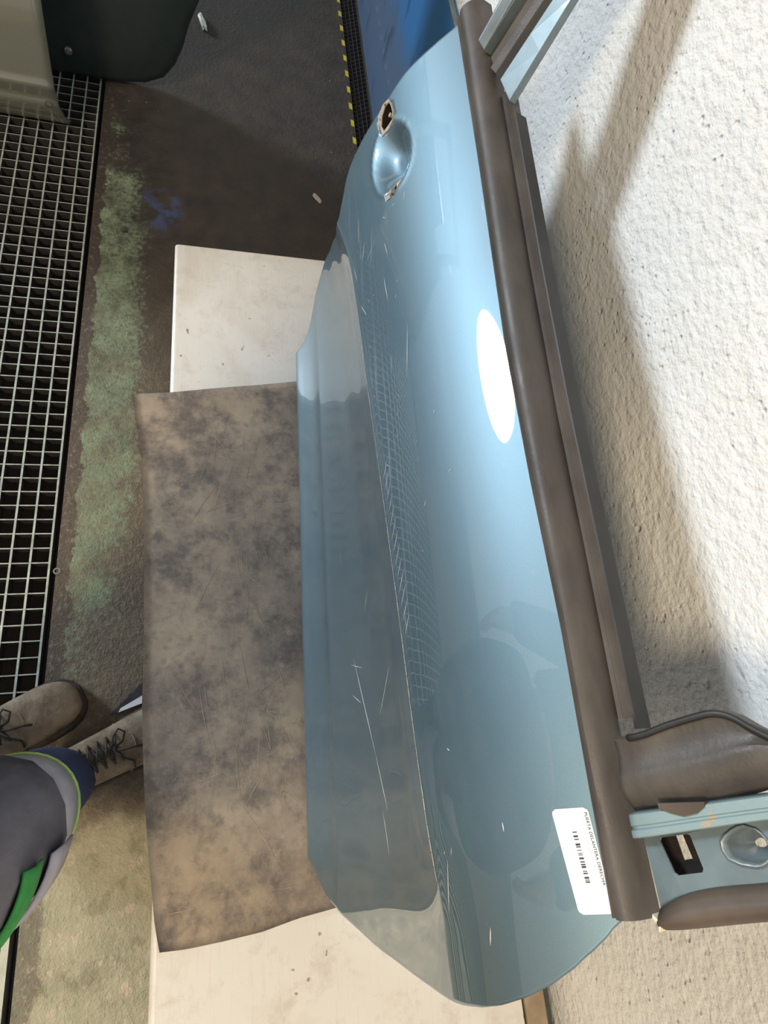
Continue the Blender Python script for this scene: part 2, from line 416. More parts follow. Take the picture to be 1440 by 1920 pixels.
MZ = .266
left = [(-.7064, -.1672), (-.6429, -.1582), (-.5957, -.1482), (-.4933, -.138), (-.4072, -.1315), (-.2863, -.1273), (-.1655, -.1238), (-.1044, -.1229), (-.0211, -.1176), (.0577, -.1111), (.118, -.104), (.1759, -.0963), (.2144, -.0912), (.2497, -.0832)]
topE = [(-.7064, -.1672), (-.7147, -.0945), (-.7292, -.0105), (-.7429, .0773), (-.7583, .1634), (-.775, .30), (-.785, .44)]
botE = [(.2497, -.0832), (.2519, -.0451), (.2505, .0086), (.2476, .0641), (.2382, .1219), (.2333, .18), (.2258, .2441), (.222, .44)]
def resample(pts, n, ykey=None):
    P = np.array(pts); d = np.r_[0, np.cumsum(np.linalg.norm(np.diff(P, axis=0), axis=1))]; t = np.linspace(0, d[-1], n)
    return np.c_[np.interp(t, d, P[:, 0]), np.interp(t, d, P[:, 1])]
ns, nt_ = 70, 36
Ls = resample(left, ns); Rs = resample([(-.785, .44), (.222, .44)], ns); Ts = resample(topE, nt_); Bs = resample(botE, nt_)
V, F = [], []
for lay in (0, 1):
    for i in range(ns):
        s = i / (ns - 1)
        for j in range(nt_):
            t = j / (nt_ - 1)
            p = (1 - t) * Ls[i] + t * Rs[i] + (1 - s) * Ts[j] + s * Bs[j] - ((1 - s) * (1 - t) * Ts[0] + (1 - s) * t * Ts[-1] + s * (1 - t) * Bs[0] + s * t * Bs[-1])
            over = max(0, -.10 - p[1])
            z = MZ - .0001 + .0012 * math.sin(9 * p[0] + 2) * math.sin(11 * p[1]) * (1 if p[1] < .05 else 0) - (.0036 if lay else 0)
            V.append((p[0], p[1], max(z, TZ + .0003) if lay else max(z, TZ + .0015)))
K = ns * nt_
for i in range(ns - 1):
    for j in range(nt_ - 1):
        a = i * nt_ + j; F.append((a, a + nt_, a + nt_ + 1, a + 1)); F.append((K + a, K + a + 1, K + a + nt_ + 1, K + a + nt_))
for i in range(ns - 1):
    for j in (0, nt_ - 1):
        a = i * nt_ + j; F.append((a, a + nt_, K + a + nt_, K + a))
for j in range(nt_ - 1):
    for i in (0, ns - 1):
        a = i * nt_ + j; F.append((a, a + 1, K + a + 1, K + a))
rmat = tag(mesh('rubber_mat', V, F, 'mat', None, True), 'scuffed brown rubber mat lying on the white bench under the door', 'mat')

rs = random.Random(21); sg = []
def mat_z(x, y): return MZ - .0001 + .0012 * math.sin(9 * x + 2) * math.sin(11 * y) * (1 if y < .05 else 0) + .0005
for k in range(120):
    x0 = rs.uniform(-.66, .22); y0 = rs.uniform(-.085, .13); an = rs.choice([rs.gauss(.35, .25), rs.gauss(-.45, .3), rs.gauss(.05, .15), rs.gauss(1.3, .3)])
    L = rs.uniform(.015, .13); bend = rs.uniform(-.12, .12); hw = rs.uniform(.0002, .0007); Vs = []; ok = True
    for q in range(8):
        t = q / 7; aa = an + bend * t; x = x0 + L * t * math.cos(aa); y = y0 + L * t * math.sin(aa)
        if not (-.67 < x < .225 and -.09 < y < .15): ok = False
        h = hw * math.sin(math.pi * (q + .3) / 7.6); Vs += [(x - math.sin(aa) * h, y + math.cos(aa) * h, max(mat_z(x, y), TZ + .0022)), (x + math.sin(aa) * h, y - math.cos(aa) * h, max(mat_z(x, y), TZ + .0022))]
    if ok: sg.append((Vs, [(2 * q, 2 * q + 1, 2 * q + 3, 2 * q + 2) for q in range(7)]))
o = mesh('scratches', *join(sg), 'mat_scratch', rmat); o['kind'] = 'stuff'
# ------------------------------------------------------------------ the blue car door
P0 = np.array([-.822, .165, .285]); U = np.array([.99964, -.0268, 0.])
LEAN = math.radians(16); Hh = np.array([.0268, .99964, 0.]); VV = math.sin(LEAN) * Hh + math.cos(LEAN) * np.array([0, 0, 1.]); NN = np.cross(U, VV)
CU = np.array([-.30, -.0853, .0057, .1518, .3238, .4749, .6534, .8476, .9701, 1.10]); CV = np.array([.222, .2801, .3092, .3316, .3474, .3630, .3795, .3960, .4100, .424])
CM = np.gradient(CV, CU)
def hermite(x, xs, ys, ms):
    i = int(np.clip(np.searchsorted(xs, x) - 1, 0, len(xs) - 2)); h = xs[i + 1] - xs[i]; t = (x - xs[i]) / h
    return (2 * t ** 3 - 3 * t * t + 1) * ys[i] + (t ** 3 - 2 * t * t + t) * h * ms[i] + (-2 * t ** 3 + 3 * t * t) * ys[i + 1] + (t ** 3 - t * t) * h * ms[i + 1]
def crease(u): return hermite(u, CU, CV, CM)
def wsurf(u, v, side=None):
    vc = crease(u); amp = min(1, max(0, (1.01 - u) / .11)); amp = amp * amp * (3 - 2 * amp); k = 1 - amp
    if (v <= vc and side != 'up') or side == 'low':
        xs = [-.012, -.006, 0, .02, .05, .078, .09, .10, .125, .5 * vc + .03, .82 * vc, vc]
        ys = [-.024, -.006, .0015, -.0005, -.0045, -.0070, -.0061, -.0061, -.0068, -.003 + .006 * k, .011 + .007 * k, .034 - .004 * k]
        ms = [2.4, 2.0, .2, -.14, -.12, -.02, .12, -.10, -.02, .05, .17 * amp + .15 * k, .36 * amp + .11 * k]
    else:
        xs = [vc, vc + .02, .47, .55, .585, .613, .66]; y0 = .034 - .004 * k
        ys = [y0, y0 + .0003 + .0016 * k, .0335, .0166, .0023, -.0121, -.039]
        ms = [-.04 * amp + .11 * k, .02 + .05 * k, -.09 + .06 * k, -.34, -.475, -.55, -.57]
    return hermite(v, xs, ys, ms)
def dpos(u, v, w): return Vector(P0 + U * u + VV * v + NN * w)
# handle cup: a scooped oval in the skin
CC = (-.046, .466); CA = math.radians(38); CL, CWd = .078, .046
def cup(u, v):
    du, dv = u - CC[0], v - CC[1]
    a = du * math.cos(-CA * .28) - dv * math.sin(-CA * .28); b = du * math.sin(-CA * .28) + dv * math.cos(-CA * .28)
    r = math.sqrt((a / CL) ** 2 + (b / CWd) ** 2)
    if r >= 1.12: return 0.0
    t = max(0.0, min(1.0, (1.06 - r) / .85)); d = -.026 * (t * t * (3 - 2 * t))
    if .94 < r < 1.12: d += .0016 * (1 - abs(r - 1.03) / .09)
    return d
def skin_w(u, v, side=None): return wsurf(u, v, side) + cup(u, v)
def skin(u, v, dw=0.0): return dpos(u, v, skin_w(u, v) + dw)
REAR = [(-.014, .006), (.0051, .0044), (.0269, .0014), (.0473, -.0103), (.092, -.083), (.1333, -.1245), (.2047, -.1195), (.2500, -.100), (.2846, -.0905), (.3068, -.1178), (.3283, -.1483), (.3768, -.1673), (.4297, -.1703), (.4761, -.1711), (.5205, -.180), (.5610, -.181), (.5990, -.184), (.64, -.195)]
FRONT = [(-.014, .972), (.0045, .9773), (.0223, .9892), (.0464, 1.0169), (.1008, 1.040), (.183, 1.0541), (.2697, 1.0605), (.3522, 1.0611), (.4239, 1.0587), (.4608, 1.0518), (.4836, 1.0458), (.5158, 1.0342), (.5410, 1.022), (.5635, 1.0078), (.5800, .9948), (.5935, .9837), (.603, .9740), (.64, .945)]
def pch(tab):
    xs = np.array([a for a, b in tab]); ys = np.array([b for a, b in tab]); ms = np.gradient(ys, xs) * .85
    return lambda x: float(hermite(x, xs, ys, ms))
urear, ufront = pch(REAR), pch(FRONT)
def beltlow(u): return float(np.interp(u, [-.19, .12, .40, .57, .73, .98], [.6145, .6085, .6015, .6025, .6060, .6050]))

door = empty('blue_car_door', (float(P0[0] + .49), float(P0[1]), MZ), 'large blue metallic car door leaning on the white wall', 'car door')
HOLE = [(-.1667, .4785), (-.150, .4838), (-.130, .4862), (-.110, .4858), (-.1105, .468), (-.1134, .449), (-.1374, .4440), (-.1602, .4490), (-.1715, .4634)]
BRK = [(.013, .4795), (.0313, .4774), (.0372, .4686), (.0305, .4480), (.0186, .4435), (.0145, .4568)]
def inside(p, poly):
    r = False; n = len(poly)
    for i in range(n):
        (x1, y1), (x2, y2) = poly[i], poly[(i + 1) % n]
        if (y1 > p[1]) != (y2 > p[1]) and p[0] < (x2 - x1) * (p[1] - y1) / (y2 - y1) + x1: r = not r
    return r
def shrink(poly, k):
    cx = sum(p[0] for p in poly) / len(poly); cy = sum(p[1] for p in poly) / len(poly)
    return [(cx + (x - cx) * k, cy + (y - cy) * k) for x, y in poly]
ss = np.r_[np.linspace(0, .27, 86), np.linspace(.27, .86, 58)[1:], np.linspace(.86, 1, 56)[1:]]
lowr = np.r_[-.012, -.009, -.006, -.003, 0, .004, .01, .02, .035, .05, .065, .078, .084, .09, .095, .10, .11, .125]
nlow2, nup = 16, 64
VTOP = .618
def make_skin(dw, rev=False):
    V = []; uv = []
    for s in ss:
        col = []
        for v in lowr: col.append(('low', float(v)))
        for j in range(1, nlow2 + 1): col.append(('lowc', j / nlow2))
        for j in range(1, nup + 1): col.append(('up', j / nup))
        for kind, val in col:
            if kind == 'low':
                v = val; u = urear(v) + (ufront(v) - urear(v)) * s
            else:
                v = .3
                for _ in range(12):
                    u = urear(v) + (ufront(v) - urear(v)) * s; c = crease(u)
                    v = .125 + (c - .125) * (1 - (1 - val) ** 1.5) if kind == 'lowc' else c + (VTOP - c) * val
            V.append(dpos(u, v, skin_w(u, v, 'low' if kind != 'up' else 'up') + dw)); uv.append((u, v))
    nr = len(lowr) + nlow2 + nup; F = []
    for i in range(len(ss) - 1):
        for j in range(nr - 1):
            a = i * nr + j; q = (a, a + nr, a + nr + 1, a + 1)
            c = (sum(uv[x][0] for x in q) / 4, sum(uv[x][1] for x in q) / 4)
            if -.18 < c[0] < .04 and .43 < c[1] < .50 and (inside(c, shrink(HOLE, .95)) or inside(c, shrink(BRK, .9))): continue
            F.append(q)
    return V, F, nr
V, F, nr = make_skin(0.0)
sk = mesh('outer_skin', V, F, 'paint', door, True)
cj = len(lowr) + nlow2 - 1
for e in sk.data.edges:
    a, b = e.vertices
    if a % nr == cj and b % nr == cj and ss[a // nr] < .90: e.use_edge_sharp = True
so = sk.modifiers.new('thick', 'SOLIDIFY'); so.thickness = .0016; so.offset = -1
# inner panel: shell behind the skin
Vi = []
for s in np.linspace(.012, .988, 30):
    for v in np.linspace(.012, .60, 18):
        u = urear(v) + (ufront(v) - urear(v)) * s
        edge = min(1, min(s, 1 - s) / .05, (v) / .05, (.62 - v) / .04)
        Vi.append(dpos(u, v, min(wsurf(u, v), .03) - .012 - .055 * max(0, edge)))
Fi = [(i * 18 + j, i * 18 + j + 1, (i + 1) * 18 + j + 1, (i + 1) * 18 + j) for i in range(29) for j in range(17)]
mesh('inner_panel', Vi, Fi, 'paint_dull', door, True)

# handle openings
def ring_frame(name, outer, inner, dw_o, dw_i, depth, mat, hollow, parent):
    n = len(outer); so_ = [(u, v, wsurf(u, v) + cup(u, v)) for u, v in outer]; c_w = sum(q[2] for q in so_) / n
    V = [dpos(u, v, w - .004) for u, v, w in so_] + [dpos(u, v, w + dw_o) for u, v, w in so_] + [dpos(u, v, c_w + dw_i) for u, v in inner] + [dpos(u, v, c_w + dw_i - .0015) for u, v in inner]
    F = [(r * n + i, r * n + (i + 1) % n, (r + 1) * n + (i + 1) % n, (r + 1) * n + i) for r in range(3) for i in range(n)]
    o = mesh(name, V, F, mat, parent)
    V = [dpos(u, v, c_w + dw_i - .0012) for u, v in inner] + [dpos(u, v, c_w + dw_i - depth) for u, v in shrink(inner, 1.1)]
    mesh(hollow, V, [(i, (i + 1) % n, n + (i + 1) % n, n + i) for i in range(n)] + [tuple(range(n, 2 * n))], 'dark_hollow', o)
    return o
lockrim = ring_frame('lock_opening', HOLE, [(-.1635, .4752), (-.1495, .4805), (-.132, .4828), (-.1165, .4815), (-.1175, .468), (-.1205, .4545), (-.1390, .4488), (-.1585, .4530), (-.1675, .4636)], .0012, -.0008, .030, 'primer', 'hollow', door)
mesh('screw_boss', *tube([skin(-.131, .4765, -.006), skin(-.131, .4765, .0005)], .0035, 10), 'primer', lockrim)
brk = ring_frame('hinge_opening', BRK, shrink(BRK, .60), .0010, -.001, .012, 'primer', 'hollow', door)
mesh('screw', *tube([skin(.026, .4645, -.006), skin(.026, .4645, .002)], .0042, 12), 'steel', brk)

# belt moulding (outer weatherstrip)
def strip_loft(name, us, sect, mat, smooth=True, parent=door, caps=True):
    rings = [[dpos(*q) for q in sect(u)] for u in us]
    v, f = loft(rings, True, caps)
    o = mesh(name, v, f, mat, parent, smooth)
    if smooth: bpy_smooth_angle(o, 40)
    return o
def bpy_smooth_angle(o, deg):
    bm = bmesh.new(); bm.from_mesh(o.data)
    for e in bm.edges:
        if len(e.link_faces) == 2 and e.calc_face_angle(0) > math.radians(deg): e.smooth = False
    bm.to_mesh(o.data); bm.free()
def belt_sect(u):  # noqa
    b = beltlow(u); t = float(np.interp(u, [-.19, .02, .30, .50, .67, .82, .97], [.6540, .6450, .6335, .6285, .6280, .6260, .6285])); d = t - b
    w = wsurf(u, b)
    pr = [(0, -.004), (0, .0045), (.10, .0060), (.17, .0040), (.20, .0062), (.30, .0096), (.48, .0112), (.66, .0098), (.82, .0065), (.93, .002), (1.0, -.006), (1.0, -.02), (.3, -.02)]
    dep = wsurf(u, t) - w
    return [(u, b + d * a, w + dep * a * .5 + h) for a, h in pr]
us = [-.196] + list(np.linspace(-.190, .962, 60)) + [.966]
strip_loft('belt_moulding', us, belt_sect, 'rubber')
def inner_sect(u):
    t = float(np.interp(u, [-.19, .02, .30, .50, .67, .82, .97], [.6540, .6450, .6335, .6285, .6280, .6260, .6285])); w = wsurf(u, .64) - .004
    k = .0115
    return [(u, t - .006, w - .022), (u, t - .002, w - .004), (u, t + .002, w - .0005), (u, t + .005, w - .003), (u, t + .007, w - .001), (u, t + k, w - .006), (u, t + k + .001, w - .020)]
strip_loft('glass_seal', np.linspace(.005, .815, 40), inner_sect, 'rubber')
def lip_sect(u):
    t = float(np.interp(u, [-.19, .02, .30, .50, .67, .82, .97], [.6540, .6450, .6335, .6285, .6280, .6260, .6285])); w = wsurf(u, .64) - .012
    return [(u, t + .0112, w), (u, t + .0132, w - .001), (u, t + .0132, w - .020), (u, t + .0112, w - .020)]
strip_loft('seal_lip', np.linspace(.045, .825, 30), lip_sect, 'black_rubber', False)

def ff_(v): return -.004 - .25 * max(v - .66, 0)
# window frame: rear post made of parallel strips, roof rail, front post
def fw(v): return -.012 - .08 * max(v - .66, 0)
def post_strip(name, l0, l1, w0, w1, mat, back=.014, mid=None, vtop=1.12):
    """strip between two lines; a line is (u at v=.66, du/dv, v start)"""
    rings = []
    for k in range(9):
        t = k / 8; ring = []
        va = l0[2] + (vtop - l0[2]) * t; vb = l1[2] + (vtop - l1[2]) * t
        ua = l0[0] + l0[1] * (va - .66); ub = l1[0] + l1[1] * (vb - .66)
        ring += [(ua, va, fw(va) + w0 - back), (ua, va, fw(va) + w0)]
        if mid is not None: ring.append(((ua + ub) / 2, (va + vb) / 2, fw((va + vb) / 2) + mid))
        ring += [(ub, vb, fw(vb) + w1), (ub, vb, fw(vb) + w1 - back)]
        rings.append([dpos(*q) for q in ring])
    return bevel(mesh(name, *loft(rings), mat, door), .0012, 2, 30)
post_strip('rear_post_flange', (-.1035, -.34, .650), (-.079, -.29, .648), .002, -.001, 'paint_grey', mid=.007)
post_strip('rear_post_channel', (-.078, -.28, .648), (-.0695, -.21, .650), -.002, .003, 'paint_dull')
post_strip('rear_post_rubber', (-.069, -.205, .650), (-.0245, -.20, .655), -.010, -.006, 'brown_rubber')
post_strip('rear_post_lip', (-.0255, -.20, .655), (-.012, -.215, .658), .002, -.003, 'rubber')
post_strip('rear_post_run', (-.012, -.215, .658), (-.003, -.235, .66), -.003, -.010, 'black_rubber')
post_strip('rear_post_reveal', (-.0025, -.235, .659), (.0375, -.37, .660), -.008, -.016, 'paint_dull', back=.010)
# roof rail and front post carry the frame round, resting on the wall at the top
path = [(-.165, 1.09), (-.155, 1.125), (-.11, 1.145), (.0, 1.153), (.2, 1.150), (.36, 1.125), (.52, 1.07), (.68, .985), (.80, .895), (.88, .81), (.905, .765)]
rings = []
for k, (u, v) in enumerate(path):
    a = np.array(path[max(k - 1, 0)]); b = np.array(path[min(k + 1, len(path) - 1)]); t = (b - a) / np.linalg.norm(b - a); nn = np.array([-t[1], t[0]])
    rings.append([dpos(u + nn[0] * q, v + nn[1] * q, (fw(v) if v > .95 else ff_(v) - .008) + h) for q, h in ((-.022, -.016), (-.022, -.004), (0, .004), (.022, -.004), (.022, -.016))])
bevel(mesh('roof_rail', *loft(rings), 'paint_dull', door), .002)

def lines(tab): 
    xs = np.array([a for a, b in tab]); ys = np.array([b for a, b in tab]); ms = np.gradient(ys, xs) * .9
    return lambda x: float(hermite(x, xs, ys, ms)) if xs[0] <= x <= xs[-1] else float(ys[0] + ms[0] * (x - xs[0]) if x < xs[0] else ys[-1] + ms[-1] * (x - xs[-1]))
aT = lines([(.645, .8300), (.6614, .8296), (.6924, .8221), (.7116, .8183), (.7208, .8169), (.7276, .8173), (.7367, .821), (.7467, .8292), (.7571, .8366), (.78, .848)])
aR = lines([(.645, .8600), (.6525, .8587), (.7037, .8501), (.7554, .843), (.78, .853)])
aB = lines([(.640, .8885), (.6756, .8850), (.69, .8850), (.71, .8810), (.7479, .8707), (.80, .858)])
def sheet(name, vs, sect, mat, thick=.004, smooth=True):
    rings = [[dpos(*q) for q in sect(v)] for v in vs]; n = len(rings[0])
    V, F = loft(rings, False, False)
    o = mesh(name, V, F, mat, door, smooth)
    if smooth: bpy_smooth_angle(o, 38)
    s = o.modifiers.new('thick', 'SOLIDIFY'); s.thickness = thick; s.offset = -1
    return o
vs = np.linspace(.640, .80, 34)
sheet('front_run_seal', vs, lambda v: [(aT(v) + (aR(v) - aT(v)) * t, v, ff_(v) + w) for t, w in ((0, -.016), (0, -.004), (.06, -.001), (.12, -.0025), (.5, -.004), (.95, -.0005), (1, .0005))] +
      [(aR(v) + (aB(v) - aR(v)) * t, v, ff_(v) + w) for t, w in ((.15, .0012), (.35, .001), (.55, -.001), (.75, -.005), (.92, -.010), (1.02, -.012))], 'rubber')
mesh('seal_rim', *tube([dpos(aT(v) + .0015, v, ff_(v) - .002) for v in np.linspace(.655, .80, 40)], .0028, 8), 'black_rubber', door, True)
# notch flap of the rubber lapping over the channel
flap = [(.8840, .672), (.8868, .6800), (.8890, .6890), (.8868, .6985), (.8822, .7050), (.8790, .7060), (.8800, .672)]
V = [dpos(u, v, ff_(v) + .0036) for u, v in flap] + [dpos(u, v, ff_(v) - .002) for u, v in flap]; n_ = len(flap)
mesh('rubber_flap', V, [tuple(range(n_))] + [(i, i + n_, (i + 1) % n_ + n_, (i + 1) % n_) for i in range(n_)], 'brown_rubber', door)
bl = lines([(.640, .8890), (.7468, .8750), (.80, .868)]); br = lines([(.640, .9068), (.7425, .8908), (.80, .8818)])
sheet('frame_channel', np.linspace(.6435, .80, 24), lambda v: [(bl(v) + (br(v) - bl(v)) * t, v, ff_(v) + w) for t, w in ((-.1, -.008), (0, .0008), (.05, .0020), (.48, .0022), (.54, .0008), (.62, .0008), (.68, .0028), (.95, .0028), (1, .0018), (1, -.016))], 'rusty', .0012)
# punched inner plate with a square window and a dished round hole
def fill_plate(name, outer, holes, wf, mat, thick, parent=door):
    bm = bmesh.new(); base = parent_loc(parent); E_ = []
    for loop in [outer] + holes:
        vs_ = [bm.verts.new(dpos(u, v, wf(u, v)) - base) for u, v in loop]
        for i in range(len(vs_)): E_.append(bm.edges.new((vs_[i], vs_[(i + 1) % len(vs_)])))
    bmesh.ops.triangle_fill(bm, use_beauty=True, use_dissolve=False, edges=E_)
    bmesh.ops.recalc_face_normals(bm, faces=bm.faces)
    nd = Vector(NN)
    if sum((f.normal.dot(nd)) for f in bm.faces) < 0: bmesh.ops.reverse_faces(bm, faces=bm.faces)
    me = bpy.data.meshes.new(name); bm.to_mesh(me); bm.free(); me.materials.append(MAT[mat])
    o = link(bpy.data.objects.new(name, me), parent); s = o.modifiers.new('thick', 'SOLIDIFY'); s.thickness = thick; s.offset = -1
    return o
SQ = [(.9055, .6600), (.9025, .6800), (.9035, .6822), (.9255, .6862), (.9280, .6850), (.9312, .6670), (.9295, .6645), (.9085, .6580)]
RD = [(.9067, .704), (.9025, .7080), (.8993, .7124), (.8970, .7170), (.8959, .7213), (.8981, .7285), (.9010, .7315), (.9047, .7336), (.9115, .7344), (.9155, .7330), (.9184, .7299), (.9205, .7265), (.9215, .7223), (.9206, .7133), (.9176, .7061), (.9115, .7036)]
fp = lambda u, v: ff_(v) - .010
outer = [(.9000, .6435), (.9568, .6463), (.9498, .6557), (.9455, .6668), (.9315, .7315), (.9190, .790), (.878, .798), (.886, .7423)]
plate = fill_plate('frame_plate', outer, [SQ, RD], fp, 'paint_dull', .0015)
rr = [[dpos(u, v, fp(u, v) + .001) for u, v in shrink(RD, 1.07)], [dpos(u, v, fp(u, v) + .0012) for u, v in shrink(RD, 1.0)], [dpos(u, v, fp(u, v) - .004) for u, v in shrink(RD, .94)], [dpos(u, v, fp(u, v) - .016) for u, v in shrink(RD, .82)], [dpos(u, v, fp(u, v) - .018) for u, v in shrink(RD, .26)]]
o = mesh('dished_hole', *loft(rr, True, False), 'paint_grey', plate, True); o.modifiers.new('thick', 'SOLIDIFY').thickness = .001
slot = [(.9060, .6585), (.9057, .6645), (.9227, .6680), (.9242, .6612)]
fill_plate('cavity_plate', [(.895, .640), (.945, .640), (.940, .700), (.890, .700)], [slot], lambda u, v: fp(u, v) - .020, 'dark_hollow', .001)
dT = lines([(.640, .9590), (.6544, .9515), (.6683, .9452), (.7315, .9320), (.80, .9180)]); dB = lines([(.640, .9705), (.6482, .9691), (.7254, .9542), (.80, .940)])
sheet('front_edge_seal', np.linspace(.6485, .80, 26), lambda v: [(dT(v) + (dB(v) - dT(v)) * t, v, ff_(v) + w) for t, w in ((-.12, -.012), (0, -.006), (.2, -.003), (.38, -.0005), (.55, .0012), (.72, .0008), (.86, -.002), (1, -.008), (1, -.020))], 'brown_rubber', .003)
tv_ = [(.9575, .6455), (.9600, .6450), (.9648, .6492), (.9690, .6488), (.9660, .6510), (.9600, .6490)]
V = [dpos(u, v, ff_(v) + .0005) for u, v in tv_] + [dpos(u, v, ff_(v) - .012) for u, v in tv_]; n_ = len(tv_)
mesh('torn_foam_end', V, [tuple(range(n_))] + [(i, i + n_, (i + 1) % n_ + n_, (i + 1) % n_) for i in range(n_)], 'foam', door)

# parts label stuck to the skin
LC = [(.8865, .5690), (.8850, .5990), (.9640, .6055), (.9665, .5785)]   # low-rear, high-rear, high-front, low-front
def lab(s, t, dw=.0006):     # s along the text, t upward
    a = np.array(LC); p = (1 - s) * ((1 - t) * a[0] + t * a[1]) + s * ((1 - t) * a[3] + t * a[2]); return skin(p[0], p[1], dw)
NS, NTt = 40, 16; V = []; F = []
for i in range(NS + 1):
    for j in range(NTt + 1):
        s, t = i / NS, j / NTt
        es = min(s, 1 - s) * 2.3; rr_ = .12
        if es < rr_:
            k = rr_ - math.sqrt(max(0, rr_ ** 2 - (rr_ - es) ** 2)); t = k + (1 - 2 * k) * t
        V.append(lab(s, t))
for i in range(NS):
    for j in range(NTt): a = i * (NTt + 1) + j; F.append((a, a + NTt + 1, a + NTt + 2, a + 1))
label = mesh('parts_label', V, F, 'label_paper', door, True); label['label'] = 'white paper parts label with a barcode'
bars = []
for c, wd in ((.235, .010), (.275, .018), (.305, .010), (.355, .020), (.378, .010), (.410, .006), (.440, .006), (.455, .006), (.487, .018), (.520, .011), (.545, .012), (.568, .018), (.608, .008), (.628, .012), (.668, .018), (.690, .007), (.708, .012)):
    q = [lab(c - wd / 2, .44, .0011), lab(c + wd / 2, .44, .0011), lab(c + wd / 2, .565, .0011), lab(c - wd / 2, .565, .0011)]; bars.append((q, [(0, 1, 2, 3)]))
mesh('barcode', *join(bars), 'ink', label)
def text_on_label(body, s0, s1, t0, t1, mat, name, spacing=1.0):
    cu = bpy.data.curves.new('txt', 'FONT'); cu.body = body; cu.size = 1; cu.space_character = spacing
    to = bpy.data.objects.new('txt', cu); COL.objects.link(to)
    dg = bpy.context.evaluated_depsgraph_get(); dg.update(); me = bpy.data.meshes.new_from_object(to.evaluated_get(dg))
    P = np.array([v.co[:] for v in me.vertices]); mn, mx = P.min(0), P.max(0)
    V = [lab(s0 + (s1 - s0) * (p[0] - mn[0]) / (mx[0] - mn[0]), t0 + (t1 - t0) * (p[1] - mn[1]) / (mx[1] - mn[1]), .0011) for p in P]
    F = [tuple(p.vertices) for p in me.polygons]
    bpy.data.objects.remove(to); bpy.data.curves.remove(cu); bpy.data.meshes.remove(me)
    mesh(name, V, F, mat, label)
text_on_label('PUERTA DELANTERA DERECHA', .05, .745, .885, .965, 'ink', 'title_print', 1.05)
fv_ = []
for (s0, s1, t) in ((.05, .075, .80), (.09, .125, .80), (.24, .30, .76), (.32, .37, .77), (.40, .47, .77), (.50, .52, .77), (.56, .60, .77), (.40, .43, .33), (.44, .47, .33), (.50, .51, .33), (.54, .55, .33)):
    for k in range(max(1, int((s1 - s0) / .017))):
        a = s0 + k * .017; fv_.append(([lab(a, t, .0011), lab(a + .009, t, .0011), lab(a + .009, t + .045, .0011), lab(a, t + .045, .0011)], [(0, 1, 2, 3)]))
mesh('faded_print', *join(fv_), 'faded_ink', label)

# scratches and chips worn through the paint
sc = []
def scr_line(a, b, w=.0008, wob=.0):
    n = 6; P = [(a[0] + (b[0] - a[0]) * k / n, a[1] + (b[1] - a[1]) * k / n) for k in range(n + 1)]
    d = np.array(b) - np.array(a); d = d / np.linalg.norm(d); q = np.array([-d[1], d[0]])
    V = []
    for k, (u, v) in enumerate(P):
        hw = w * .5 * math.sin(math.pi * (k + .25) / (n + .5)); V += [skin(u + q[0] * hw, v + q[1] * hw, .0004), skin(u - q[0] * hw, v - q[1] * hw, .0004)]
    sc.append((V, [(2 * k, 2 * k + 1, 2 * k + 3, 2 * k + 2) for k in range(n)]))
for k in range(13):
    u = .45 + k * .0185; c = crease(u); L = .022 - .0008 * k
    scr_line((u, c + .013 + .012), (u + .026, c + .013 - .003), .0009)
for a, b, w in (((.690, .18), (.83, .235), .0018), ((.78, .26), (.72, .31), .001), ((.70, .17), (.71, .21), .0008), ((.83, .235), (.90, .262), .0014), ((.76, .20), (.745, .17), .001), ((.63, .23), (.60, .245), .0008), ((.90, .245), (.95, .262), .0012),
                ((.16, .42), (.21, .425), .0016), ((.10, .43), (.13, .436), .0013), ((.04, .40), (.11, .385), .0007), ((.07, .41), (.09, .37), .0006), ((-.02, .36), (.03, .352), .001), ((.045, .372), (.075, .362), .0012), ((.28, .465), (.36, .452), .0014),
                ((.06, .33), (.10, .338), .001), ((.155, .345), (.185, .36), .0014), ((.935, .435), (.985, .425), .0012), ((.985, .49), (1.0, .487), .0016), ((.05, .49), (.068, .486), .0012), ((.30, .42), (.33, .418), .0008)):
    scr_line(a, b, w)
for k in range(26):
    u = random.uniform(.0, .95); v = crease(u) + random.uniform(.02, .16); a = random.uniform(0, 6.28); L = random.uniform(.002, .012)
    scr_line((u, v), (u + L * math.cos(a), min(.6, v + L * math.sin(a) * .5)), random.uniform(.0006, .0014))
o = mesh('scratches', *join(sc), 'scratch', door); o['kind'] = 'stuff'
# chipped paint bead along the crease
ch = []
for k in range(60):
    u0 = .16 + k * .0133; u1 = u0 + .0125; h = .0006 + .0006 * random.random()
    V = []
    for u in (u0, u1):
        c = crease(u); V += [dpos(u, c - h, wsurf(u, c - h, 'low') + .0005), dpos(u, c + h, wsurf(u, c + h, 'up') + .0005)]
    ch.append((V, [(0, 1, 3, 2)]))
o = mesh('crease_wear', *join(ch), 'primer', door); o['kind'] = 'stuff'

